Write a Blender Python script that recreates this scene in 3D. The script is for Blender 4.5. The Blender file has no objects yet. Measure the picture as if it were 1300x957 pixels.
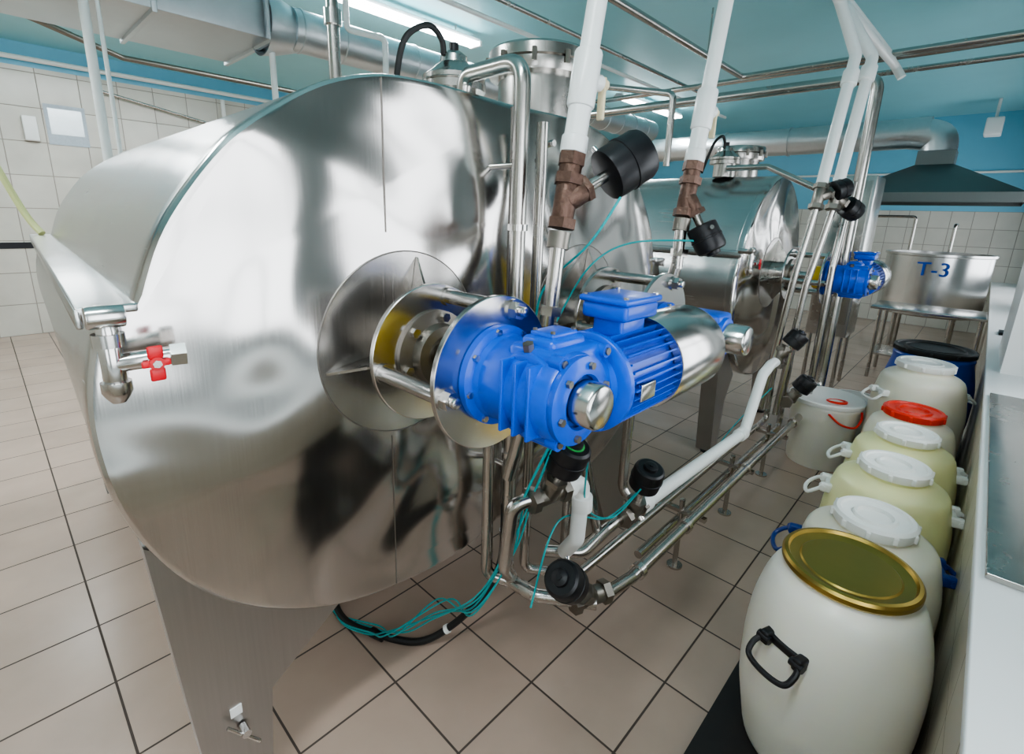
import bpy, bmesh, math, random
from mathutils import Vector, Matrix
random.seed(3)
scene=bpy.context.scene
scene.view_settings.look='AgX - Medium High Contrast'
V=Vector
# ---------------------------------------------------------------- materials
def nm(name):
    m=bpy.data.materials.new(name); m.use_nodes=True
    nt=m.node_tree; b=nt.nodes['Principled BSDF']
    return m,nt,b
def mat(name,col,rough=.5,metal=0.,spec=.5,noise=0.,nscale=8.,bump=0.,sss=0.,coat=0.,emis=None,es=0.,trans=0.):
    m,nt,b=nm(name)
    b.inputs['Base Color'].default_value=(*col,1); b.inputs['Roughness'].default_value=rough
    b.inputs['Metallic'].default_value=metal; b.inputs['Specular IOR Level'].default_value=spec
    b.inputs['Coat Weight'].default_value=coat
    b.inputs['Transmission Weight'].default_value=trans
    if sss: 
        b.inputs['Subsurface Weight'].default_value=sss; b.inputs['Subsurface Radius'].default_value=(.1,.08,.04)
    if emis: b.inputs['Emission Color'].default_value=(*emis,1); b.inputs['Emission Strength'].default_value=es
    if noise or bump:
        tc=nt.nodes.new('ShaderNodeNewGeometry'); n=nt.nodes.new('ShaderNodeTexNoise'); n.inputs['Scale'].default_value=nscale; n.inputs['Detail'].default_value=5
        nt.links.new(tc.outputs['Position'],n.inputs['Vector'])
        if noise:
            mx=nt.nodes.new('ShaderNodeMix'); mx.data_type='RGBA'
            mx.inputs['A'].default_value=(*[c*(1-noise) for c in col],1); mx.inputs['B'].default_value=(*[min(1,c*(1+noise)) for c in col],1)
            nt.links.new(n.outputs['Fac'],mx.inputs['Factor']); nt.links.new(mx.outputs['Result'],b.inputs['Base Color'])
        if bump:
            bp=nt.nodes.new('ShaderNodeBump'); bp.inputs['Strength'].default_value=bump; bp.inputs['Distance'].default_value=.01
            nt.links.new(n.outputs['Fac'],bp.inputs['Height']); nt.links.new(bp.outputs['Normal'],b.inputs['Normal'])
    return m
def steel(name,col=(.66,.65,.63),rough=.25,wave=0.,wscale=1.6,brush=(60,60,2),rvar=.12,micro=.04):
    m,nt,b=nm(name); N=nt.nodes; L=nt.links
    b.inputs['Base Color'].default_value=(*col,1); b.inputs['Metallic'].default_value=1.
    g=N.new('ShaderNodeNewGeometry')
    mp=N.new('ShaderNodeMapping'); mp.inputs['Scale'].default_value=brush; L.new(g.outputs['Position'],mp.inputs['Vector'])
    n=N.new('ShaderNodeTexNoise'); n.inputs['Scale'].default_value=3; n.inputs['Detail'].default_value=3; L.new(mp.outputs[0],n.inputs['Vector'])
    n2=N.new('ShaderNodeTexNoise'); n2.inputs['Scale'].default_value=3.5; n2.inputs['Detail'].default_value=4; L.new(g.outputs['Position'],n2.inputs['Vector'])
    a=N.new('ShaderNodeMath'); a.operation='ADD'; L.new(n.outputs['Fac'],a.inputs[0]); L.new(n2.outputs['Fac'],a.inputs[1])
    r=N.new('ShaderNodeMapRange'); r.inputs['From Min'].default_value=.6; r.inputs['From Max'].default_value=1.4
    r.inputs['To Min'].default_value=max(.03,rough-rvar/2); r.inputs['To Max'].default_value=rough+rvar/2
    L.new(a.outputs[0],r.inputs['Value']); L.new(r.outputs[0],b.inputs['Roughness'])
    mx=N.new('ShaderNodeMix'); mx.data_type='RGBA'; mx.inputs['A'].default_value=(*[c*.92 for c in col],1); mx.inputs['B'].default_value=(*[min(1,c*1.06) for c in col],1)
    L.new(n.outputs['Fac'],mx.inputs['Factor']); L.new(mx.outputs['Result'],b.inputs['Base Color'])
    last=None
    if micro:
        bp=N.new('ShaderNodeBump'); bp.inputs['Strength'].default_value=micro; bp.inputs['Distance'].default_value=.002; L.new(n.outputs['Fac'],bp.inputs['Height']); last=bp
    if wave:
        w=N.new('ShaderNodeTexNoise'); w.inputs['Scale'].default_value=wscale; w.inputs['Detail'].default_value=.6; w.inputs['Distortion'].default_value=.7
        L.new(g.outputs['Position'],w.inputs['Vector'])
        b2=N.new('ShaderNodeBump'); b2.inputs['Strength'].default_value=1.; b2.inputs['Distance'].default_value=wave
        L.new(w.outputs['Fac'],b2.inputs['Height'])
        if last: L.new(last.outputs['Normal'],b2.inputs['Normal'])
        last=b2
    if last: L.new(last.outputs['Normal'],b.inputs['Normal'])
    return m
def tiles(name,c1,c2,grout,size,axes,rough=.3,mortar=.006,off=(0,0),hsize=None,bias=0.):
    m,nt,b=nm(name); N=nt.nodes; L=nt.links
    g=N.new('ShaderNodeNewGeometry'); s=N.new('ShaderNodeSeparateXYZ'); c=N.new('ShaderNodeCombineXYZ'); L.new(g.outputs['Position'],s.inputs[0])
    L.new(s.outputs[axes[0]],c.inputs[0]); L.new(s.outputs[axes[1]],c.inputs[1])
    ad=N.new('ShaderNodeVectorMath'); ad.operation='ADD'; ad.inputs[1].default_value=(off[0]+50*size,off[1]+50*(hsize or size),0); L.new(c.outputs[0],ad.inputs[0])
    t=N.new('ShaderNodeTexBrick'); t.offset=0; t.squash=1; t.inputs['Scale'].default_value=1; t.inputs['Brick Width'].default_value=size; t.inputs['Row Height'].default_value=hsize or size
    t.inputs['Mortar Size'].default_value=mortar; t.inputs['Mortar Smooth'].default_value=.2; t.inputs['Bias'].default_value=bias
    t.inputs['Color1'].default_value=(*c1,1); t.inputs['Color2'].default_value=(*c2,1); t.inputs['Mortar'].default_value=(*grout,1)
    L.new(ad.outputs[0],t.inputs['Vector'])
    n=N.new('ShaderNodeTexNoise'); n.inputs['Scale'].default_value=2.2; n.inputs['Detail'].default_value=6; L.new(g.outputs['Position'],n.inputs['Vector'])
    r=N.new('ShaderNodeMapRange'); r.inputs['To Min'].default_value=.78; r.inputs['To Max'].default_value=1.15; L.new(n.outputs['Fac'],r.inputs['Value'])
    mx=N.new('ShaderNodeMix'); mx.data_type='RGBA'; mx.blend_type='MULTIPLY'; mx.inputs['Factor'].default_value=1
    L.new(t.outputs['Color'],mx.inputs['A']); L.new(r.outputs[0],mx.inputs['B']); L.new(mx.outputs['Result'],b.inputs['Base Color'])
    rr=N.new('ShaderNodeMapRange'); rr.inputs['To Min'].default_value=rough; rr.inputs['To Max'].default_value=.8; L.new(t.outputs['Fac'],rr.inputs['Value'])
    L.new(rr.outputs[0],b.inputs['Roughness'])
    bp=N.new('ShaderNodeBump'); bp.invert=True; bp.inputs['Strength'].default_value=.5; bp.inputs['Distance'].default_value=.003; L.new(t.outputs['Fac'],bp.inputs['Height']); L.new(bp.outputs['Normal'],b.inputs['Normal'])
    return m
M_face=steel('brushed_steel_face',(.61,.59,.57),.155,wave=.14,wscale=1.45,brush=(160,1,1.2),rvar=.05,micro=.02)
M_patch=steel('brushed_steel_patch',(.52,.50,.48),.24,wave=.02,wscale=3,brush=(160,1,1.2),rvar=.08,micro=.03)
M_shell=steel('brushed_steel_shell',(.62,.62,.61),.25,wave=.006,wscale=2.5,brush=(60,.6,60),rvar=.06,micro=.015)
M_leg=steel('leg_steel',(.46,.45,.44),.32,wave=0,brush=(40,1,1),rvar=.08,micro=.02)
M_st=steel('steel_pipe_metal',(.52,.50,.47),.24,brush=(6,6,6),rvar=.12,micro=0)
M_stp=steel('steel_polished',(.64,.62,.60),.2,brush=(6,6,6),rvar=.08,micro=0)
M_std=steel('steel_dark_cast',(.27,.25,.22),.42,brush=(30,30,30),rvar=.2)
M_weld=steel('weld_bead',(.3,.28,.26),.45)
M_brown=mat('bronze_rusty',(.14,.085,.065),.45,.7,noise=.4,nscale=60,bump=.3)
M_blue=mat('motor_blue_paint',(.0,.085,.60),.33,0,.5,noise=.15,nscale=14,bump=.05,coat=.15)
M_yel=mat('yellow_plastic',(.75,.52,.02),.4)
M_blk=mat('black_plastic',(.010,.010,.012),.38,noise=.3,nscale=30)
M_rub=mat('black_rubber',(.015,.015,.015),.55)
M_pvc=mat('white_pvc',(.85,.87,.85),.3,noise=.03,nscale=6)
M_teal=mat('teal_tube',(.01,.38,.40),.35)
M_red=mat('red_handle',(.62,.01,.02),.35)
M_cream=mat('cream_handle',(.78,.68,.45),.4)
M_grn=mat('green_label',(.05,.42,.10),.5)
M_floor=tiles('floor_tiles',(.46,.35,.285),(.50,.385,.315),(.085,.065,.055),.38,(0,1),.26,.0045,(-.096,-.228))
M_wt=tiles('wall_tiles_back',(.62,.60,.54),(.68,.65,.59),(.34,.31,.27),.42,(0,2),.25,.006)
M_wt2=tiles('wall_tiles_far',(.62,.60,.54),(.66,.64,.58),(.36,.33,.29),.3,(1,2),.25,.006)
M_wt3=tiles('ledge_tiles',(.60,.54,.45),(.62,.56,.47),(.40,.36,.30),.3,(0,2),.3,.004)
M_bwall=mat('blue_wall_paint',(.20,.52,.70),.5,noise=.06,nscale=3)
M_ceil=mat('blue_ceiling_paint',(.33,.67,.73),.4,noise=.06,nscale=2)
M_wwall=mat('window_wall_paint',(.30,.33,.33),.6,noise=.05,nscale=3)
M_white=mat('white_paint',(.84,.85,.84),.35,noise=.03,nscale=3)
M_galv=steel('galvanised_duct',(.62,.66,.68),.38,brush=(6,6,6),rvar=.2,micro=0)
M_tube=mat('lamp_tube',(1,1,1),.3,emis=(.95,.98,1.),es=24)
M_paper=mat('paper',(.46,.52,.58),.7,noise=.15,nscale=40)
M_brw=mat('barrel_plastic_white',(.86,.85,.76),.32,sss=.35,noise=.03,nscale=5)
M_brl=mat('barrel_plastic',(.84,.81,.67),.32,sss=.35,noise=.05,nscale=5)
M_bry=mat('barrel_plastic_whey',(.83,.82,.45),.32,sss=.35,noise=.08,nscale=5)
M_lid=mat('white_lid',(.83,.84,.80),.35)
M_gold=steel('gold_lid',(.44,.32,.09),.34,brush=(3,3,3),rvar=.1,micro=0)
M_bb=mat('blue_barrel_plastic',(.004,.07,.42),.35)
M_bh=mat('navy_handle',(.01,.04,.2),.35)
M_redl=mat('red_lid',(.75,.035,.015),.35)
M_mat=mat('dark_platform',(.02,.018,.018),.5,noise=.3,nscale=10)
M_hood=steel('hood_dark_steel',(.20,.22,.22),.4,micro=0)
M_black=mat('black_line',(.02,.02,.025),.4)
M_hose=mat('yellow_hose',(.62,.64,.30),.4)
# ---------------------------------------------------------------- builder
class B:
    def __init__(s,name): s.name=name; s.bm=bmesh.new(); s.mats=[]
    def mi(s,m):
        if m not in s.mats: s.mats.append(m)
        return s.mats.index(m)
    def face(s,vs,i,smooth=True):
        try:
            f=s.bm.faces.new(vs); f.material_index=i; f.smooth=smooth; return f
        except ValueError: return None
    def lathe(s,p0,ax,prof,m,seg=40,ref=None):
        p0=V(p0); ax=V(ax).normalized(); i=s.mi(m)
        u=ax.orthogonal().normalized() if ref is None else (V(ref)-V(ref).dot(ax)*ax).normalized(); w=ax.cross(u)
        rings=[]
        for r,h in prof:
            if r<1e-6: rings.append([s.bm.verts.new(p0+ax*h)])
            else: rings.append([s.bm.verts.new(p0+ax*h+(u*math.cos(2*math.pi*k/seg)+w*math.sin(2*math.pi*k/seg))*r) for k in range(seg)])
        for a,b in zip(rings,rings[1:]):
            if len(a)==1 and len(b)==1: continue
            for k in range(seg):
                k2=(k+1)%seg
                if len(a)==1: s.face([a[0],b[k2],b[k]][::-1],i)
                elif len(b)==1: s.face([a[k],a[k2],b[0]],i)
                else: s.face([a[k],a[k2],b[k2],b[k]],i)
    def cyl(s,p0,p1,r,m,r1=None,seg=32,bev=0.):
        p0=V(p0);p1=V(p1);h=(p1-p0).length; r1=r if r1 is None else r1
        if bev: pr=[(0,0),(r-bev,0),(r-bev*.3,bev*.3),(r,bev),(r1,h-bev),(r1-bev*.3,h-bev*.3),(r1-bev,h),(0,h)]
        else: pr=[(0,0),(r,0),(r1,h),(0,h)]
        s.lathe(p0,p1-p0,pr,m,seg)
    def ring(s,c,ax,ri,ro,t,m,seg=48):
        s.lathe(c,ax,[(ri,0),(ro-.002,0),(ro,.002),(ro,t-.002),(ro-.002,t),(ri,t),(ri,0)],m,seg)
    def torus(s,c,ax,R,r,m,seg=40,a0=0,a1=360,ref=None):
        ax=V(ax).normalized(); u=ax.orthogonal().normalized() if ref is None else V(ref).normalized(); w=ax.cross(u)
        n=max(6,int(seg*(a1-a0)/360)); pts=[V(c)+(u*math.cos(math.radians(a0+(a1-a0)*k/n))+w*math.sin(math.radians(a0+(a1-a0)*k/n)))*R for k in range(n+1)]
        s.sweep(pts,r,m,10)
    def sweep(s,pts,r,m,seg=16,cap=True):
        i=s.mi(m); pts=[V(p) for p in pts]; n=len(pts)
        T=[]
        for k in range(n):
            a=pts[max(0,k-1)];b=pts[min(n-1,k+1)]; T.append((b-a).normalized())
        u=T[0].orthogonal().normalized(); rings=[]
        for k in range(n):
            u=(u-u.dot(T[k])*T[k]).normalized(); w=T[k].cross(u)
            rings.append([s.bm.verts.new(pts[k]+(u*math.cos(2*math.pi*j/seg)+w*math.sin(2*math.pi*j/seg))*r) for j in range(seg)])
        for a,b in zip(rings,rings[1:]):
            for j in range(seg): s.face([a[j],a[(j+1)%seg],b[(j+1)%seg],b[j]],i)
        if cap: s.face(rings[0][::-1],i,False); s.face(rings[-1],i,False)
    def tube(s,pts,r,m,bend=None,seg=20):
        pts=[V(p) for p in pts]; bend=bend or r*2.4; out=[pts[0]]
        for k in range(1,len(pts)-1):
            p=pts[k]; a=pts[k-1]-p; b=pts[k+1]-p; la,lb=a.length,b.length; a.normalize(); b.normalize()
            ang=a.angle(b)
            if ang>3.1: out.append(p); continue
            d=min(bend/math.tan(ang/2),la*.48,lb*.48); p0=p+a*d; p1=p+b*d
            for q in range(9):
                t=q/8; out.append(p0*(1-t)**2+p*2*t*(1-t)+p1*t*t)
        out.append(pts[-1]); s.sweep(out,r,m,seg)
    def hose(s,pts,r,m,seg=8,sub=8): s.sweep(catmull([V(p) for p in pts],sub),r,m,seg)
    def box(s,c,size,m,bev=0.,rot=None):
        i=s.mi(m); R=rot or Matrix.Identity(3); c=V(c); h=V(size)/2
        vs=[s.bm.verts.new(c+R@V((x*h.x,y*h.y,z*h.z))) for x in(-1,1) for y in(-1,1) for z in(-1,1)]
        F=[(0,1,3,2),(4,6,7,5),(0,4,5,1),(2,3,7,6),(0,2,6,4),(1,5,7,3)]
        fs=[s.face([vs[j] for j in f],i,False) for f in F]
        if bev:
            es=list({e for f in fs for e in f.edges})
            r=bmesh.ops.bevel(s.bm,geom=es,offset=bev,segments=3,profile=.5,affect='EDGES')
            for f in r['faces']: f.smooth=True; f.material_index=i
    def prism(s,poly,d0,d1,axis,m):
        i=s.mi(m)
        def mk(p,d):
            return {'y':V((p[0],d,p[1])),'x':V((d,p[0],p[1])),'z':V((p[0],p[1],d))}[axis]
        a=[s.bm.verts.new(mk(p,d0)) for p in poly]; b=[s.bm.verts.new(mk(p,d1)) for p in poly]; n=len(poly)
        s.face(a,i,False); s.face(b[::-1],i,False)
        for k in range(n): s.face([a[k],b[k],b[(k+1)%n],a[(k+1)%n]],i,False)
    def hexnut(s,p,ax,r,h,m): s.lathe(p,ax,[(0,0),(r,0),(r,h),(0,h)],m,6)
    def done(s,ang=35,parent=None,recalc=True):
        if recalc: bmesh.ops.recalc_face_normals(s.bm,faces=s.bm.faces)
        me=bpy.data.meshes.new(s.name); s.bm.to_mesh(me); s.bm.free()
        for m in s.mats: me.materials.append(m)
        me.set_sharp_from_angle(angle=math.radians(ang))
        o=bpy.data.objects.new(s.name,me); scene.collection.objects.link(o)
        if parent: o.parent=parent
        return o
def catmull(P,sub=8,closed=False):
    out=[]; n=len(P)
    for k in range(n-1):
        p0=P[max(0,k-1)];p1=P[k];p2=P[k+1];p3=P[min(n-1,k+2)]
        for q in range(sub):
            t=q/sub
            out.append(.5*((2*p1)+(p2-p0)*t+(2*p0-5*p1+4*p2-p3)*t*t+(3*p1-p0-3*p2+p3)*t**3))
    out.append(P[-1]); return out
# ---------------------------------------------------------------- room
CZ=3.7; XF=12.; YB=9.3; XR=-3.; YW=-.6; TT=3.42
def slab(name,c,size,m):
    b=B(name); b.box(c,size,m); return b.done()
slab('floor',((XF+XR)/2,(YB+YW)/2,-.05),(XF-XR+.4,YB-YW+.4,.1),M_floor)
slab('ceiling',((XF+XR)/2,(YB+YW)/2,CZ+.05),(XF-XR+.4,YB-YW+.4,.1),M_ceil)
b=B('wall_back'); b.box(((XF+XR)/2,YB+.1,TT/2),(XF-XR,.2,TT),M_wt); b.box(((XF+XR)/2,YB+.105,(TT+CZ)/2),(XF-XR,.2,CZ-TT),M_bwall)
b.box(((XF+XR)/2,YB-.004,1.2),(XF-XR,.008,.08),M_black); b.done()
b=B('wall_far'); b.box((XF+.1,(YB+YW)/2,1.05),(.2,YB-YW,2.1),M_wt2); b.box((XF+.105,(YB+YW)/2,(2.1+CZ)/2),(.2,YB-YW,CZ-2.1),M_bwall); b.done()
slab('wall_rear',(XR-.1,(YB+YW)/2,CZ/2),(.2,YB-YW,CZ),M_wt2)
b=B('wall_window'); WY=YW-.125
wins=[(-2.4,-1.1),(-.5,1.1),(1.9,3.9),(5.6,7.6),(8.6,11.)]  # last two: one widened, one added, to bring more light to the far end
WZ0,WZ1=1.1,2.6
b.box(((XF+XR)/2,WY,WZ0/2),(XF-XR,.25,WZ0),M_wwall); b.box(((XF+XR)/2,WY,(WZ1+CZ)/2),(XF-XR,.25,CZ-WZ1),M_wwall)
xs=[XR]+[v for w in wins for v in w]+[XF]
for k in range(0,len(xs),2): b.box(((xs[k]+xs[k+1])/2,WY,(WZ0+WZ1)/2),(xs[k+1]-xs[k],.25,WZ1-WZ0),M_wwall)
b.box((4.75,-.4,(CZ+.9)/2),(.9,.4,CZ-.9),M_white)
b.done()
for n,(x0,x1) in enumerate(wins):
    b=B('window_%d'%(n+1)); f=.05; y=-.72
    for x in (x0+f/2,(x0+x1)/2,x1-f/2): b.box((x,y,(WZ0+WZ1)/2),(f,.06,WZ1-WZ0),M_white,.006)
    for z in (WZ0+f/2,2.1,WZ1-f/2): b.box(((x0+x1)/2,y,z),(x1-x0,.055,f),M_white,.006)
    b.done()
b=B('window_sill'); b.box((4.5,-.365,.45),(15,.43,.9-.0),M_wt3); b.box((4.5,-.3675,.91),(15,.465,.035),M_white,.005); b.done()
b=B('steel_sheet'); b.box((2.65,-.355,.9375),(2.0,.40,.018),M_st,.004); b.done()
# ---------------------------------------------------------------- tanks
lidP=[(1.304,2.16),(1.1,2.165),(.95,2.165),(.80,2.152),(.65,2.105),(.52,2.03),(.41,1.945),(.32,1.84),(.25,1.73),(.2,1.6)]
lowP=[(.14,1.585),(.105,1.45),(.095,1.33),(.11,1.18),(.155,1.03),(.235,.88),(.355,.745),(.516,.637),(.68,.575),(.87,.54),(1.03,.53),(1.18,.545),(1.304,.585)]
def half(xc):
    a=catmull([V((x,z)) for x,z in lidP],5); c=catmull([V((x,z)) for x,z in lowP],5)
    return [p for p in a+c if p.x<=xc-.01]
def tank(name,xc,dx,legs,fy=1.25,by=4.05,taper=0):
    b=B(name)
    left=[(p.x,p.y) for p in half(xc)]; right=[(2*xc-x,z) for x,z in reversed(left)]
    out=[V((x+dx,z)) for x,z in left+right]
    n=len(out)
    def off(d):
        r=[]
        for k in range(n):
            t=(out[(k+1)%n]-out[k-1]).normalized(); nr=V((-t.y,t.x))
            r.append(out[k]+nr*d)
        return r
    cx=V((xc+dx,1.3)); sgn=1 if (off(.01)[5]-cx).length<(out[5]-cx).length else -1
    i_f=b.mi(M_face); i_s=b.mi(M_shell)
    rings=[]
    R=.022
    for d,y in [(R,fy),(R*.45,fy+R*.12),(R*.12,fy+R*.45),(0,fy+R),(0,fy+.06),(.004,fy+.064),(.004,by-.02),(.03,by)]:
        pp=off(sgn*d) if d else out
        rings.append([b.bm.verts.new((p.x,y,p.y)) for p in pp])
    b.face(rings[0],i_f,True); b.face(rings[-1][::-1],i_s,False)
    for q,(a,c) in enumerate(zip(rings,rings[1:])):
        for k in range(n): b.face([a[k],a[(k+1)%n],c[(k+1)%n],c[k]],i_s if q>2 else i_f)
    for sx in (-1,1):
        X=xc+dx+sx*(xc-.155)
        b.box((X,(fy+by)/2+.01,1.592),(.10,by-fy+.04,.018),M_shell,.005)
        b.box((X+sx*.046,(fy+by)/2+.01,1.578),(.012,by-fy+.04,.04),M_shell,.004)
    for (x0,x1,xt0,xt1,zt0,zt1) in legs:
        for y in (fy+.04,by-.35):
            b.prism([(x0,.03),(x1,.03),(x1+.03,.42),(xt1,zt1),(xt0,zt0)],y,y+.012,'y',M_leg)
            b.prism([(x0,.03),(x0+.01,.03),(xt0+.01,zt0),(xt0,zt0)],y+.012,y+.12,'y',M_leg)
            b.cyl(((x0+x1)/2,y+.05,0),((x0+x1)/2,y+.05,.05),.03,M_stp); b.cyl(((x0+x1)/2,y+.05,0),((x0+x1)/2,y+.05,.012),.05,M_blk)
    if taper:
        for v in b.bm.verts:
            t=max(0,(v.co.y-1.3)/2.8); v.co.x+=taper*t*max(0,1-(v.co.x-.1)/1.3)
    return b
HZ=1.406
def hub_plate(b,x):
    b.lathe((x,1.2505,HZ),(0,-1,0),[(0,0),(.28,0),(.278,.003),(.0,.003)],M_patch,64)
    b.torus((x,1.249,HZ),(0,1,0),.28,.0022,M_weld,72)
b=tank('cheese_vat_tank',1.304,0,[(.22,.36,.15,.62,1.02,.585),(2.25,2.39,1.99,2.46,.585,1.02)],taper=.11)
hub_plate(b,.8575); hub_plate(b,1.75)
b.box((.80,1.249,1.94),(.002,.004,.4),M_weld); b.box((.80,1.249,.84),(.0015,.003,.55),M_weld)
b.box((1.304,1.249,1.4),(.003,.004,1.5),M_weld)
b.cyl((.3,1.285,.36),(.3,1.25,.36),.012,M_stp); b.cyl((.26,1.27,.40),(.33,1.25,.31),.005,M_stp); b.box((.29,1.288,.42),(.03,.004,.03),M_white)
for x,z in [(1.46,2.06),(1.52,2.06),(1.46,2.0)]: b.hexnut((x,1.25,z),(0,-1,0),.012,.012,M_stp)
b.done(30)
b=tank('single_cheese_vat_tank',.88,3.53,[(3.72,3.84,3.62,3.98,1.0,.62),(4.98,5.1,4.84,5.2,.62,1.0)])
hub_plate(b,4.41); b.done(30)
def neck(name,x,y,r,z0,z1):
    b=B(name)
    b.lathe((x,y,z0),(0,0,1),[(r,0),(r,z1-z0-.1),(r*1.02,z1-z0-.1),(r*1.22,z1-z0-.1),(r*1.24,z1-z0-.09),(r*1.24,z1-z0-.05),(r*1.18,z1-z0-.045),(r*1.24,z1-z0-.04),(r*1.24,z1-z0-.0),(r*1.2,z1-z0+.01),(0,z1-z0+.012)],M_st,56)
    for k in range(10):
        a=k*math.pi/5; b.hexnut((x+r*1.27*math.cos(a),y+r*1.27*math.sin(a),z1-.075),(0,0,1),.012,.05,M_std)
    b.cyl((x,y,z0),(x,y,z0+.02),r*1.3,M_st); return b.done()
neck('manway_neck',1.90,1.66,.185,2.15,2.5)
neck('manway_neck',4.75,1.75,.16,2.15,2.42)
def hatch(name,x,y):
    b=B(name)
    b.lathe((x,y,2.15),(0,0,1),[(.085,0),(.085,.1),(.12,.1),(.12,.125),(.115,.13),(.12,.135),(.12,.15),(.09,.17),(.055,.2),(.05,.225),(.03,.24),(0,.24)],M_st,40)
    b.box((x+.1,y-.02,2.28),(.06,.05,.04),M_stp,.006)
    b.hose([(x-.05,y,2.37),(x-.06,y,2.42),(x-.12,y,2.45),(x-.2,y+.02,2.40),(x-.22,y+.05,2.3),(x-.2,y+.1,2.17)],.011,M_rub,10)
    b.cyl((x,y,2.38),(x,y,2.42),.018,M_blk)
    return b.done()
hatch('inspection_hatch',1.36,1.62); hatch('inspection_hatch',4.3,1.7)
# ---------------------------------------------------------------- mixer drives
def mixer(x,full=True):
    b=B('mixer_drive'); z=HZ; D=.2
    for a in (80,190,300,20):
        ca,sa=math.cos(math.radians(a)),math.sin(math.radians(a)); u=V((ca,0,sa)); w=V((-sa,0,ca))*.004
        i=b.mi(M_st); P=[V((x,1.246,z))+u*.06,V((x,1.246,z))+u*.265,V((x,1.14,z))+u*.115,V((x,1.13,z))+u*.06]
        va=[b.bm.verts.new(p-w) for p in P]; vb=[b.bm.verts.new(p+w) for p in P]
        b.face(va,i,False); b.face(vb[::-1],i,False)
        for k in range(4): b.face([va[k],vb[k],vb[(k+1)%4],va[(k+1)%4]],i,False)
    b.cyl((x,1.246,z),(x,1.12,z),.095,M_st,seg=48)
    b.ring((x,1.125,z),(0,-1,0),.05,D,.016,M_stp,64)
    b.lathe((x,1.109,z),(0,-1,0),[(.125,0),(.125,.012),(.09,.02),(.085,.05),(.06,.055),(.06,.03),(.03,.03)],M_std,48)
    for k in range(6):
        a=k*math.pi/3+.3; b.hexnut((x+.107*math.cos(a),1.1,z+.107*math.sin(a)),(0,-1,0),.014,.022,M_stp)
    b.cyl((x,1.12,z),(x,.86,z),.033,M_stp)
    b.lathe((x,.94,z),(0,-1,0),[(.03,0),(.08,.0),(.085,.01),(.085,.05),(.075,.06),(.075,.075),(.03,.075)],M_yel,40)
    for a in (70,190,310):
        c=V((x+.168*math.cos(math.radians(a)),0,z+.168*math.sin(math.radians(a))))
        b.cyl(c+V((0,1.1,0)),c+V((0,.868,0)),.021,M_stp)
        b.cyl(c+V((0,.852,0)),c+V((0,.846,0)),.028,M_stp); b.hexnut(c+V((0,.846,0)),(0,-1,0),.024,.02,M_stp); b.cyl(c+V((0,.826,0)),c+V((0,.81,0)),.013,M_stp,bev=.003)
        b.cyl(c+V((0,1.108,0)),c+V((0,1.098,0)),.028,M_stp)
    b.ring((x,.868,z),(0,-1,0),.07,D,.016,M_stp,64)
    k0=1. if full else .72
    b.lathe((x,.852,z),(0,-1,0),[(.05*k0,0),(.125*k0,0),(.128*k0,.003),(.128*k0,.022),(.124*k0,.025),(.110*k0,.03),(.1*k0,.07),(.06*k0,.07)],M_blue,56)
    for k in range(8):
        a=k*math.pi/4+.2; b.hexnut((x+.117*k0*math.cos(a),.828,z+.117*k0*math.sin(a)),(0,-1,0),.009,.01,M_stp)
    if not full:
        b.cyl((x,.83,z),(x,.605,z),.07,M_blue,seg=48,bev=.01)
        b.box((x+.01,.69,z+.005),(.125,.14,.15),M_blue,.016)
        b.lathe((x,.585,z),(0,-1,0),[(.052,-.03),(.052,.045),(.048,.052),(.044,.054),(0,.056)],M_stp,40)
        b.cyl((x+.06,.69,z),(x+.11,.69,z),.055,M_blue)
        return b.done(35)
    b.cyl((x,.83,z),(x,.60,z),.106,M_blue,seg=48,bev=.012)
    b.box((x+.035,.69,z),(.19,.155,.222),M_blue,.022)
    b.box((x+.03,.695,z+.0),(.13,.1,.258),M_blue,.016)
    b.cyl((x-.07,.69,z),(x+.135,.69,z),.1,M_blue,seg=40,bev=.01)
    b.box((x+.03,.695,z+.132),(.095,.07,.014),M_blue,.006)
    for sx in(-1,1):
        for sy in(-1,1): b.hexnut((x+.03+sx*.038,.695+sy*.026,z+.138),(0,0,1),.006,.006,M_std)
    for k in range(3): b.box((x-.085,.65+k*.04,z),(.05,.009,.17),M_blue,.003)
    for k in range(3): b.box((x+.0+k*.04,.692,z-.11),(.009,.14,.04),M_blue,.003)
    b.lathe((x,.605,z),(0,-1,0),[(.02,0),(.100,0),(.102,.004),(.102,.018),(.088,.024),(.064,.026),(.06,.016)],M_blue,48)
    b.lathe((x,.585,z),(0,-1,0),[(.052,0),(.052,.045),(.048,.052),(.044,.054),(0,.056)],M_stp,40)
    for k in range(6):
        a=k*math.pi/3+.3; b.hexnut((x+.083*math.cos(a),.58,z+.083*math.sin(a)),(0,-1,0),.009,.009,M_std)
    for (sx,sz) in [(-1,1),(1,1),(-1,-1),(1,-1)]:
        b.cyl((x+.03+sx*.082,.63,z+sz*.092),(x+.03+sx*.082,.6,z+sz*.092),.016,M_blue); b.cyl((x+.03+sx*.082,.605,z+sz*.092),(x+.03+sx*.082,.595,z+sz*.092),.009,M_std)
    b.hexnut((x-.05,.70,z+.10),(-.3,0,1),.014,.02,M_std)
    mz=z-.01; my=.675
    b.lathe((x+.12,my,mz),(1,0,0),[(.0,0),(.09,0),(.095,.02),(.125,.022),(.13,.026),(.13,.04),(.125,.044),(.108,.046),(.106,.34),(.0,.34)],M_blue,56)
    for k in range(36):
        a=k*2*math.pi/36
        if abs(math.sin(a)-1)<.03: continue
        u=V((0,math.cos(a),math.sin(a))); R=Matrix((V((1,0,0)),u,V((1,0,0)).cross(u))).transposed()
        b.box(V((x+.29,my,mz))+u*.115,(.235,.026,.0045),M_blue,0,R)
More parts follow.
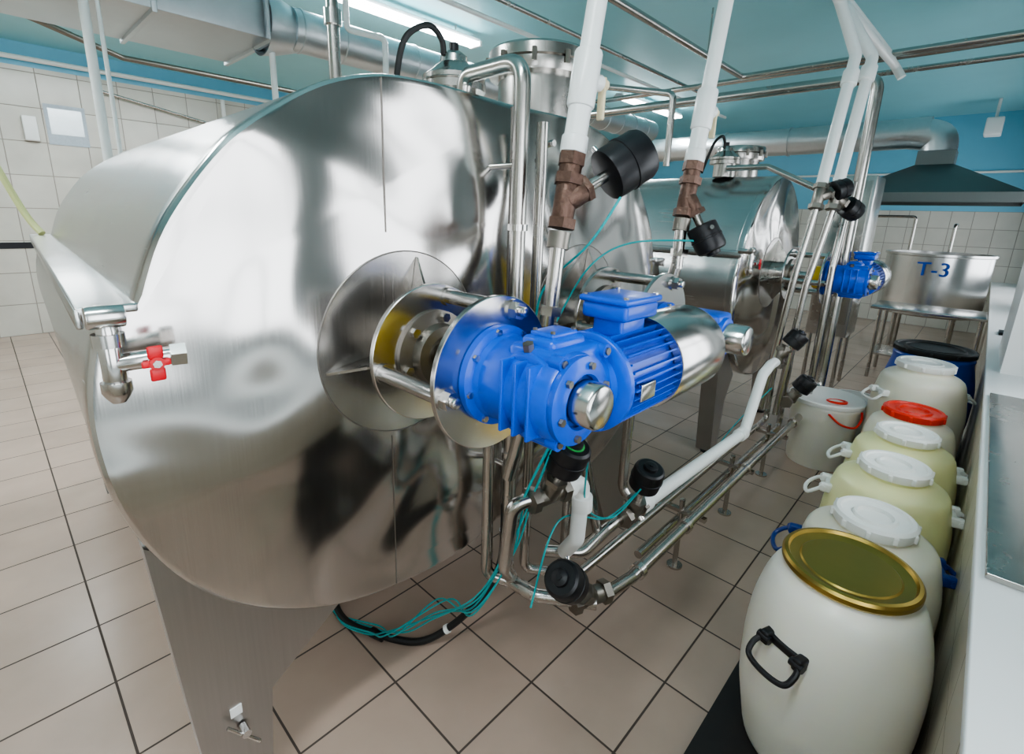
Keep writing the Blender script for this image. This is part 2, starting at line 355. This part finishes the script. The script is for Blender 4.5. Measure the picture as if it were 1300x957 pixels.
    b.box((x+.28,my,mz+.13),(.12,.09,.05),M_blue,.01)
    b.box((x+.28,my,mz+.175),(.165,.135,.045),M_blue,.012); b.box((x+.28,my,mz+.203),(.178,.146,.016),M_blue,.006)
    for sx in (-1,1):
        for sy in (-1,1): b.hexnut((x+.28+sx*.074,my+sy*.058,mz+.21),(0,0,1),.007,.006,M_stp)
    b.cyl((x+.36,my,mz+.17),(x+.385,my,mz+.17),.014,M_blk)
    b.box((x+.23,my-.125,mz-.01),(.07,.012,.045),M_stp,.003)
    b.lathe((x+.405,my,mz),(1,0,0),[(.112,0),(.135,0),(.137,.003),(.137,.295),(.133,.308),(.12,.316),(.0,.318)],M_stp,64)
    return b.done(35)
mixer(.8575); mixer(1.75,False); mixer(4.41)
# ---------------------------------------------------------------- drain valve w red handle
def drain_valve(x,y,z):
    b=B('drain_ball_valve')
    b.tube([(x,1.255,z+.085),(x,y,z+.085),(x,y,z+.02)],.018,M_stp)
    b.cyl((x,y,z+.06),(x,y,z+.035),.026,M_stp); 
    b.cyl((x-.03,y-.0,z+.092),(x+.03,y,z+.092),.022,M_stp,bev=.004)
    b.cyl((x,y,z+.04),(x,y,z-.05),.019,M_stp,bev=.003)
    b.lathe((x,y,z-.035),(0,0,-1),[(0,0),(.025,0),(.025,.02),(.02,.03),(.012,.042),(0,.045)],M_stp,32)
    b.cyl((x,y,z-.0),(x+.115,y-.02,z+.005),.018,M_stp,bev=.003); b.hexnut((x+.09,y-.015,z+.004),(1,-.15,0),.025,.027,M_stp)
    b.cyl((x+.06,y-.02,z),(x+.06,y-.04,z),.01,M_stp)
    c=V((x+.06,y-.042,z))
    b.lathe(c,(0,-1,0),[(0,0),(.013,0),(.013,.01),(0,.01)],M_red,20)
    for s in(-1,1):
        b.box(c+V((0,-.005,s*.022)),(.026,.008,.026),M_red,.004); b.box(c+V((s*.014,-.004,0)),(.02,.007,.014),M_red,.003)
    b.hexnut(c,(0,-1,0),.008,.014,M_stp)
    return b.done()
drain_valve(.14,1.17,1.5); drain_valve(3.62,1.17,1.52)
# ---------------------------------------------------------------- angle seat valve
def asv(p,d,act,L=.15,r=.065,al=.11,bodym=M_std,name='angle_seat_valve',led=False,led_m=M_grn):
    b=B(name); p=V(p); d=V(d).normalized(); act=V(act).normalized()
    b.cyl(p-d*.06,p+d*.06,.034,bodym,bev=.008); 
    for s in(-1,1):
        b.hexnut(p+d*s*.05,d*s,.045,.03,bodym)
    b.cyl(p,p+act*.075,.036,bodym,bev=.004); b.hexnut(p+act*.065,act,.042,.02,bodym)
    b.cyl(p+act*.08,p+act*(L+.01),.017,M_st)
    q=p+act*L
    b.lathe(q,act,[(0,0),(r*.8,0),(r*.98,.006),(r,.02),(r,al*.45),(r*1.04,al*.46),(r*1.04,al*.52),(r,al*.53),(r,al-.02),(r*.93,al-.006),(r*.8,al),(.03,al),(.028,al+.012),(.018,al+.016),(0,al+.016)],M_blk,40)
    s=act.orthogonal().normalized()
    b.cyl(q+act*.03+s*r*.9,q+act*.03+s*(r+.02),.009,M_stp)
    if led: b.cyl(q+act*(al-.001),q+act*(al+.002),r*.55,led_m); 
    b.cyl(q+act*al,q+act*(al+.02),.010,M_blk)
    return b.done()
b=B('steel_process_pipework')
b.tube([(1.22,1.40,2.14),(1.22,1.40,2.25),(1.21,1.12,2.25),(1.21,1.12,.42),(1.23,.98,.42),(1.36,.8,.42)],.026,M_st,.07)
for z in (.62,.95,1.75): b.cyl((1.21,1.12,z),(1.21,1.12,z+.02),.033,M_stp)
b.cyl((1.21,1.12,.9),(1.21,1.25,.9),.01,M_st); b.cyl((1.21,1.12,1.95),(1.21,1.25,1.95),.01,M_st)
b.tube([(1.36,1.16,2.1),(1.36,1.16,.5),(1.36,1.16,.36),(1.5,.98,.36),(3.9,.98,.36),(3.9,.98,1.2)],.020,M_st)
b.tube([(1.15,1.17,1.1),(1.15,1.17,.45),(1.25,1.05,.40)],.022,M_st)
b.tube([(1.42,.8,.42),(1.62,.8,.38),(4.25,.8,.38),(4.25,.8,1.5),(4.4,.8,2.1)],.025,M_st)
b.tube([(1.9,.92,.27),(4.05,.92,.27),(4.05,.92,1.1)],.02,M_st)
for x in (2.3,3.0,3.7):
    b.cyl((x,.9,0),(x,.9,.4),.014,M_st); b.box((x,.9,.335),(.03,.26,.02),M_st); b.cyl((x,.9,0),(x,.9,.01),.04,M_st)
for x in (1.66,2.1,2.9,3.9): b.cyl((x,.8,.38),(x+.03,.8,.38),.034,M_stp)
b.tube([(1.80,.95,.52),(1.65,.95,.52),(1.52,.98,.45),(1.42,1.1,.45)],.026,M_st)
b.tube([(1.62,.98,.50),(1.45,.98,1.0),(1.45,.98,1.15)],.02,M_st); 
b.tube([(1.56,1.1,.3),(1.56,1.1,1.13),(1.75,1.1,1.2)],.022,M_st)
b.tube([(1.16,.94,.88),(1.08,.98,.87),(1.09,1.02,.6),(1.19,1.08,.47)],.025,M_st)
b.tube([(1.18,.95,1.47),(1.16,1.0,1.2),(1.16,1.08,.9)],.024,M_st); b.tube([(2.03,.95,1.62),(2.02,1.0,1.4),(2.02,1.1,1.0),(2.02,1.1,.5),(2.02,.98,.37)],.024,M_st)
b.tube([(4.6,3.4,2.83),(4.6,.8,2.83),(4.6,.8,.5),(4.3,.8,.38)],.04,M_st,.1)
b.tube([(3.72,.85,1.93),(3.7,.9,1.5),(3.7,.98,.5)],.022,M_st); b.tube([(3.84,.78,1.93),(3.8,.85,1.4),(3.8,.9,.45)],.022,M_st)
b.tube([(4.05,.86,2.0),(4.1,1.3,2.2),(4.1,1.6,2.2)],.022,M_st)
b.done()
asv((1.36,.83,.43),(1,-.4,0),(-.62,-.05,.62),L=.2)
asv((1.82,.93,.53),(1,0,0),(-.12,-.25,.8),L=.17)
b=B('white_pvc_pipe')
b.tube([(1.88,.93,.53),(3.25,.93,.47),(3.45,.93,.82),(3.6,.93,.86),(3.75,.93,.86)],.033,M_pvc,.06)
for p,q in [((1.88,.93,.53),(1.96,.93,.526)),((3.15,.93,.475),(3.23,.93,.472))]: b.cyl(p,q,.041,M_pvc,bev=.004)
b.done()
asv((1.20,.93,.88),(1,-.2,0),(.0,-.3,.7),L=.13,led=True)
b=B('white_pvc_elbow'); b.tube([(1.26,.92,.88),(1.36,.9,.88),(1.38,.92,.62),(1.42,1.0,.5)],.030,M_pvc,.05); b.cyl((1.26,.92,.88),(1.31,.91,.88),.038,M_pvc,bev=.004); b.cyl((1.365,.9,.82),(1.37,.9,.76),.038,M_pvc,bev=.004); b.done()
def white_drop(top,j,bot,act,L,r,al,name='white_pvc_pipe'):
    b=B(name); top=V(top);j=V(j);bot=V(bot); d=(top-j).normalized()
    b.cyl(j,top,.029,M_pvc)
    b.cyl(j,j+d*.05,.040,M_pvc,bev=.005)
    c=j+d*.21
    b.cyl(j+d*.05,c-d*.07,.034,M_pvc)
    b.cyl(c-d*.08,c+d*.08,.041,M_pvc,bev=.008); b.cyl(c,c+V((.065,-.01,0)),.024,M_pvc,bev=.004)
    b.box(c+V((.078,-.01,-.04)),(.012,.026,.12),M_cream,.005); b.cyl(c+V((.06,-.01,.0)),c+V((.092,-.01,.0)),.016,M_cream)
    b.hexnut(j-d*.035,d,.042,.035,M_brown); b.cyl(j-d*.07,j-d*.03,.034,M_brown)
    e=(bot-j).normalized()
    b.cyl(bot,j-d*.26,.024,M_st); b.hexnut(bot+(j-bot).normalized()*.08,e,.036,.03,M_st); b.cyl(j-d*.28,j-d*.23,.034,M_std)
    b.done()
    asv(j-d*.14,d,act,L=L,bodym=M_brown,r=r,al=al)
white_drop((1.49,.95,3.3),(1.255,.95,1.98),(1.18,.95,1.45),(.66,-.36,.46),.15,.08,.15)
white_drop((2.35,.95,3.4),(2.08,.95,2.03),(2.03,.95,1.6),(.1,-.34,-.6),.13,.062,.12)
b=B('white_pvc_overhead_pipe')
b.tube([(3.74,.85,2.04),(4.02,.85,2.85),(4.02,1.0,3.2),(2.6,1.05,3.25),(1.5,.95,3.3)],.034,M_pvc,.06)
b.tube([(3.84,.78,2.04),(4.14,.78,2.85),(4.14,1.0,3.2),(5.9,.93,3.2),(5.9,.86,3.09)],.034,M_pvc,.06)
b.tube([(3.7,1.1,3.34),(5.9,1.0,3.32),(5.9,.93,3.2)],.03,M_pvc,.06)
for k,p in enumerate([(3.96,.85,2.66),(4.08,.78,2.7)]): b.cyl(V(p),V(p)+V((.03,0,.09)),.046,M_pvc,bev=.006)
b.done()
asv((3.72,.85,1.97),(.3,0,1),(.5,-.35,.2),L=.1,bodym=M_std); asv((3.83,.78,1.97),(.3,0,1),(.5,-.35,-.3),L=.1,bodym=M_std)
asv((3.72,.92,.9),(0,0,1),(.2,-.35,.6),L=.1,bodym=M_std); asv((3.9,.85,.55),(1,0,0),(.1,-.35,.6),L=.1,bodym=M_std)
b=B('overhead_steel_pipe')
b.tube([(-1,2.27,3.3),(5.9,2.27,3.3),(5.9,-.5,3.3)],.03,M_st,.08)
b.tube([(6.1,6,3.32),(6.1,-.5,3.32)],.03,M_st); b.tube([(6.35,6,3.25),(6.35,-.5,3.25)],.025,M_st)
b.tube([(4.9,5.5,3.0),(4.9,3.6,3.0),(4.75,3.4,2.83),(4.6,3.3,2.83)],.03,M_st)
b.tube([(-2,3.2,3.45),(7.5,3.2,3.45)],.02,M_st); b.tube([(-2,3.45,3.4),(8.5,3.45,3.4)],.02,M_pvc)
for x in (1.5,3.5,5.0): b.cyl((x,2.27,3.3),(x,2.27,CZ),.008,M_st)
b.tube([(1.02,1.9,CZ),(1.02,1.9,2.15)],.022,M_st); b.cyl((1.02,1.9,2.45),(1.02,1.9,2.5),.032,M_stp)
b.tube([(3.3,1.7,2.15),(3.3,1.7,2.6),(3.3,2.4,2.75)],.022,M_st)
b.done()
# ---------------------------------------------------------------- hoses
b=B('pneumatic_tubing')
for k in range(5):
    o=k*.018; j=random.uniform(-.03,.03); q=random.uniform(-.03,.05)
    b.hose([(1.14+o*.4,.86,1.16),(1.11+o*.5,.95+q*.5,.9),(1.07+o,1.02,.65+j),(1.07+j*.5,1.15,.4-o),(1.04+o,1.36+q,.17+o),(.98-o,1.5+j,.07+o*.6),(.90+q,1.66-o,.02+o*.5),(.85,1.84+q,.02),(.98+o,1.98-j,.02+o),(1.2,1.9,.1+j),(1.35+o,1.6,.5)],.0035,M_teal)
b.hose([(1.33,.82,1.86),(1.30,.9,1.72),(1.33,1.1,1.55),(1.34,1.15,1.35),(1.2,1.1,1.2)],.004,M_teal)
b.hose([(2.05,.85,1.72),(1.9,1.1,1.7),(1.75,1.2,1.6),(1.55,1.2,1.4),(1.4,1.15,1.3)],.004,M_teal)
b.hose([(1.26,.82,1.02),(1.4,.9,.75),(1.6,.9,.62),(1.72,.85,.72)],.0035,M_teal)
b.hose([(1.1,.9,.5),(1.3,.95,.72),(1.6,.93,.6),(1.75,.88,.68)],.0035,M_teal)
b.hose([(2.6,1.0,.42),(2.9,1.05,.3),(3.3,1.0,.5),(3.6,.9,.7)],.0035,M_teal)
b.done()
b=B('black_cable_conduit')
b.hose([(1.2,1.13,.75),(1.2,1.14,.5),(1.2,1.23,.29),(1.13,1.34,.11),(1.03,1.44,.02),(.93,1.58,.02),(.86,1.78,.02),(.90,1.95,.08),(.95,2.0,.56)],.015,M_rub,10)
b.cyl((.93,1.57,.02),(.91,1.63,.02),.021,M_blk); b.cyl((1.115,1.355,.09),(1.105,1.365,.08),.019,M_pvc)
b.done()
# ---------------------------------------------------------------- barrels
PZ=.05
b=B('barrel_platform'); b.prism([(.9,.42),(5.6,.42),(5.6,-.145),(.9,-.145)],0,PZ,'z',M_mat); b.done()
def catprof(pr):
    P=[V(p) for p in pr[1:-1]]
    return [pr[0]]+[(p.x,p.y) for p in catmull(P,3)]+[pr[-1]]
def barrel(x,y,H=.72,R=.25,lidr=.135,body=M_brl,lidm=M_lid,hm=M_blk,name='plastic_barrel',a=200,z0=PZ,flat=False,hs=.52):
    b=B(name); s=H/.72; n=(lidr-.008)/R
    pr=[(0,0),(R*.78,0),(R*.84,.012),(R*.9,.08),(R*.985,.2),(R,.3),(R,.38),(R*.975,.46),(R*.91,.545),(max(R*.82,R*n*1.02),.61),(R*(n+.03),.64),(R*n,.65),(R*n,.665),(0,.665)]
    b.lathe((x,y,z0),(0,0,1),catprof([(r,h*s) for r,h in pr]),body,56)
    zt=z0+.66*s
    if flat: b.lathe((x,y,zt),(0,0,1),[(R*n,0),(lidr,0),(lidr+.006,.008),(lidr+.006,.022),(lidr,.03),(lidr-.010,.032),(lidr-.016,.022),(lidr-.045,.016),(lidr-.05,.02),(0,.022)],lidm,64)
    else:
        b.lathe((x,y,zt),(0,0,1),[(R*n,0),(lidr,0),(lidr+.004,.006),(lidr+.004,.036),(lidr-.006,.046),(lidr-.02,.046),(lidr-.026,.038),(lidr-.06,.034),(lidr-.065,.044),(lidr-.075,.044),(lidr-.08,.032),(0,.032)],lidm,64)
        for k in range(10):
            t=k*math.pi/5; b.box((x+(lidr+.003)*math.cos(t),y+(lidr+.003)*math.sin(t),zt+.02),(.018,.018,.03),lidm,.005)
    for t in (math.radians(a),math.radians(a+180)):
        u=V((math.cos(t),math.sin(t),0)); w=V((-u.y,u.x,0)); c=V((x,y,z0+hs*s))+u*(R*.95); Rm=Matrix((u,w,V((0,0,1)))).transposed()
        b.box(c-u*.01,(.04,.13,.03),hm,.008,Rm)
        for sg in (-1,1):
            b.box(c+w*.055*sg+u*.005,(.05,.03,.045),hm,.008,Rm)
            b.cyl(c+w*(.055*sg-.02)+u*.022,c+w*(.055*sg+.02)+u*.022,.013,hm)
        b.hose([c+w*.062+u*.022,c+w*.07+u*.05-V((0,0,.02)),c+w*.058+u*.078-V((0,0,.045)),c+u*.088-V((0,0,.05)),c-w*.058+u*.078-V((0,0,.045)),c-w*.07+u*.05-V((0,0,.02)),c-w*.062+u*.022],.009,hm,10)
    return b.done()
barrel(1.72,.125,H=.76,R=.255,lidr=.182,lidm=M_gold,body=M_brw,flat=True,a=158,hs=.47)
barrel(2.23,.12,H=.68,a=-70,hm=M_bh)
barrel(2.73,.12,body=M_bry,a=-80,hm=M_lid)
barrel(3.24,.125,body=M_bry,a=-80,hm=M_lid)
barrel(3.74,.14,H=.70,R=.24,lidr=.15,lidm=M_redl,a=170,hm=M_redl)
barrel(4.30,.16,H=.90,R=.27,lidr=.16,a=-50,hm=M_lid)
barrel(5.12,.16,H=.86,R=.3,lidr=.26,body=M_bb,lidm=M_rub,hm=M_bb)
b=B('plastic_bucket')
b.lathe((4.28,.68,0),(0,0,1),[(0,0),(.2,0),(.205,.01),(.235,.46),(.24,.47),(.245,.5),(.24,.515),(.0,.515)],M_brw,48)
b.lathe((4.28,.68,.5),(0,0,1),[(.0,0),(.25,0),(.255,.008),(.255,.03),(.24,.036),(.225,.03),(0,.028)],M_lid,48)
b.torus((4.2,.6,.53),(.1,.1,1),.06,.01,M_redl,30)
b.hose([(4.06,.62,.47),(4.03,.53,.42),(4.09,.45,.40),(4.18,.43,.44),(4.23,.44,.48)],.008,M_redl,10); b.done()
b=B('small_bucket'); b.lathe((4.8,.56,0),(0,0,1),[(0,0),(.14,0),(.17,.4),(.18,.41),(.18,.43),(.165,.43),(.135,.02),(0,.02)],M_lid,40); b.done()
# ---------------------------------------------------------------- far area
b=B('round_processing_vat')
b.lathe((9.4,.5,0),(0,0,1),[(0,.6),(.58,.6),(.6,.62),(.6,.64),(.6,1.42),(.62,1.43),(.62,1.46),(.58,1.46),(.58,.7),(0,.68)],M_shell,64)
for a in (45,135,225,315):
    p=V((9.4+.45*math.cos(math.radians(a)),.5+.45*math.sin(math.radians(a)),0)); b.cyl(p,p+V((0,0,.62)),.03,M_st)
b.tube([(9.4,.85,1.48),(9.4,.85,1.95),(9.4,1.5,1.95),(9.4,1.5,.3)],.02,M_st); b.tube([(9.4,.4,1.48),(9.4,.4,1.85),(9.9,.4,1.85)],.02,M_st)
vat=b.done()
cu=bpy.data.curves.new('vat_label','FONT'); cu.body='T-3'; cu.size=.26; cu.extrude=.002; cu.align_x='CENTER'; cu.align_y='CENTER'; cu.materials.append(M_bb)
t=bpy.data.objects.new('vat_label',cu); scene.collection.objects.link(t)
t.matrix_world=Matrix(((0,0,-1,8.785),(-1,0,0,.49),(0,1,0,1.25),(0,0,0,1))); t.parent=vat
b=B('steel_work_table'); 
b.box((7.6,.35,.86),(.7,1.1,.03),M_stp,.005)
for x in (7.3,7.9):
    for y in (-.1,.8): b.cyl((x,y,0),(x,y,.85),.02,M_st)
b.box((7.6,.35,.3),(.6,.95,.02),M_st); b.done()
b=B('extractor_hood'); i=b.mi(M_hood)
cx,cy=9.1,.75; lo=[(cx-.7,cy-.95),(cx+.7,cy-.95),(cx+.7,cy+.95),(cx-.7,cy+.95)]; hi=[(cx-.2,cy-.2),(cx+.2,cy-.2),(cx+.2,cy+.2),(cx-.2,cy+.2)]
r=[[b.bm.verts.new((x,y,2.12)) for x,y in lo],[b.bm.verts.new((x,y,2.24)) for x,y in lo],[b.bm.verts.new((x,y,2.62)) for x,y in hi],[b.bm.verts.new((x,y,2.8)) for x,y in hi]]
for a,c in zip(r,r[1:]):
    for k in range(4): b.face([a[k],a[(k+1)%4],c[(k+1)%4],c[k]],i,False)
b.done(recalc=False)
b=B('ventilation_duct')
pts=[(9.1,.75,2.78),(9.1,.8,2.98),(9.1,1.1,3.05),(9.1,1.5,3.05),(9.1,8.4,3.05)]
b.sweep(catmull([V(p) for p in pts],8),.2,M_galv,32)
for y in (1.6,2.6,3.6,4.6,5.6): b.lathe((9.1,y,3.05),(0,1,0),[(.2,0),(.215,0),(.215,.03),(.2,.03)],M_galv,32)
b.done()
b=B('control_cabinet'); b.box((6.6,1.15,1.45),(.5,.4,1.7),M_shell,.01); b.box((6.345,1.15,1.5),(.01,.34,1.5),M_st,.003)
for x in (6.4,6.8):
    for y in (1.0,1.3): b.cyl((x,y,0),(x,y,.62),.02,M_st)
b.done()
b=B('corner_stand'); b.cyl((6.0,-.3,.93),(6.0,-.3,1.9),.02,M_blk); b.box((6.0,-.3,1.45),(.1,.12,.6),M_blk,.01); b.box((6.0,-.3,.94),(.2,.2,.02),M_blk,.004); b.done()
b=B('wall_camera_box'); b.box((10.8,.3,3.3),(.3,.2,.25),M_white,.02); b.cyl((10.8,.3,3.42),(10.8,.3,CZ),.02,M_white); b.done()
b=B('conduit_line'); b.tube([(11.97,8,2.75),(11.97,-.3,2.75)],.02,M_pvc); b.done()
# ---------------------------------------------------------------- left background
b=B('round_air_duct')
b.cyl((1.9,4.2,3.12),(7.5,4.2,3.12),.15,M_galv,seg=40)
for k in range(16): b.lathe((1.95+k*.35,4.2,3.12),(1,0,0),[(.15,0),(.158,.005),(.158,.02),(.15,.025)],M_galv,40)
b.done()
b=B('rectangular_air_duct'); b.box((1.0,4.6,3.2),(1.5,.95,.42),M_galv,.006)
for x in (.28,1.0,1.72): b.box((x,4.6,3.2),(.03,1.0,.47),M_galv,.004)
b.lathe((1.7,4.25,3.12),(1,0,0),[(.22,0),(.2,.1),(.15,.25)],M_galv,40)
for x in(.4,1.6): b.cyl((x,4.6,3.4),(x,4.6,CZ),.01,M_st)
b.done()
b=B('conduit_pipe')
b.tube([(.5,6.,CZ),(.5,6.,3.25),(1.2,6.2,3.1),(3.2,6.2,3.1),(4.6,6.6,3.3)],.025,M_std)
b.tube([(1.5,YB-.08,3.25),(3.2,YB-.08,2.95),(3.2,YB-.08,1.2)],.02,M_st); b.tube([(.3,YB-.08,3.5),(8,YB-.08,3.5)],.03,M_pvc)
b.tube([(3.0,YB-.1,3.4),(3.0,YB-.1,2.6),(3.5,YB-.1,2.3)],.03,M_pvc)
b.done()
b=B('white_post_pipe'); b.tube([(.64,4.08,CZ),(.64,4.08,0)],.026,M_pvc); b.tube([(.71,4.1,CZ),(.71,4.1,0)],.012,M_pvc); b.done()
b=B('white_post_pipe'); b.tube([(1.75,4.2,2.95),(1.75,4.2,0)],.022,M_pvc); b.tube([(2.15,3.8,CZ),(2.15,3.8,3.1),(2.35,3.6,3.05),(2.35,3.6,2.13)],.022,M_pvc); b.done()
b=B('yellow_hose'); b.hose([(.26,3.95,1.61),(.20,4.05,1.75),(.08,4.2,2.2),(-.05,4.2,2.7),(-.2,4.2,CZ)],.018,M_hose,10); b.done()
b=B('notice_sheet'); b.box((1.07,YB-.01,2.76),(.42,.006,.5),M_paper); b.box((1.07,YB-.014,2.80),(.34,.004,.32),M_galv); b.done()
b=B('wall_socket'); b.box((.70,YB-.04,2.68),(.14,.08,.3),M_white,.01); b.done()
b=B('background_process_tank'); b.lathe((3.4,6.6,0),(0,0,1),[(0,.3),(.5,.3),(.5,1.9),(.45,2.0),(.15,2.1),(.12,2.3),(.2,2.3),(.2,2.34),(0,2.34)],M_st,48)
for a in (0,120,240): b.cyl((3.4+.4*math.cos(math.radians(a)),6.6+.4*math.sin(math.radians(a)),0),(3.4+.4*math.cos(math.radians(a)),6.6+.4*math.sin(math.radians(a)),.35),.03,M_st)
b.tube([(3.0,6.4,2.0),(3.0,6.4,2.5),(3.4,6.4,2.6),(3.6,6.4,2.5)],.03,M_pvc); b.done()
# ---------------------------------------------------------------- lamps
def lamp(x0,x1,y,z=3.55,w=26):
    b=B('fluorescent_lamp'); c=((x0+x1)/2,y,z+.06); s=(x1-x0,.12,.04)
    b.box(c,s,M_white,.006)
    for x in (x0+.3,x1-.3): b.cyl((x,y,z+.07),(x,y,CZ),.01,M_white)
    for dy in (-.06,.06): b.cyl((x0+.03,y+dy,z+.025),(x1-.03,y+dy,z+.025),.018,M_tube,seg=12)
    b.box((x0+.015,y,z+.03),(.03,.17,.05),M_white); b.box((x1-.015,y,z+.03),(.03,.17,.05),M_white)
    b.done()
    l=bpy.data.lights.new('lamp_light','AREA'); l.shape='RECTANGLE'; l.size=x1-x0; l.size_y=.18; l.energy=w; l.color=(.93,.98,1)
    o=bpy.data.objects.new('lamp_light',l); scene.collection.objects.link(o); o.location=((x0+x1)/2,y,z-.01)
for x0,x1 in [(-1.8,0),(2.28,4.1),(7.,9.)]: lamp(x0,x1,4.5,w=62)
for x0,x1 in [(-1.4,.4)]: lamp(x0,x1,.3,w=38)
for x0,x1 in [(0,1.8),(6,7.8)]: lamp(x0,x1,7.2,w=58)  # extra lamps, added to brighten the back of the hall
# ---------------------------------------------------------------- world + windows daylight
w=bpy.data.worlds.new('World'); scene.world=w; w.use_nodes=True
bg=w.node_tree.nodes['Background']; bg.inputs['Color'].default_value=(.90,.95,1,1); bg.inputs['Strength'].default_value=4.7
# ---------------------------------------------------------------- camera
cam=bpy.data.cameras.new('camera'); co=bpy.data.objects.new('camera',cam); scene.collection.objects.link(co); scene.camera=co
X=V((612,-142,630)).normalized(); Y=V((-690,-184,629.4)); Y=(Y-Y.dot(X)*X).normalized(); Z=X.cross(Y)
right=V((X.x,Y.x,Z.x)); up=-V((X.y,Y.y,Z.y)); back=-V((X.z,Y.z,Z.z))
R=Matrix((right,up,back)).transposed().to_4x4(); R.translation=V((0,0,1.8)); co.matrix_world=R
cam.sensor_width=36; cam.lens=630/1300*36; cam.shift_y=-44.5/1300; cam.clip_start=.02
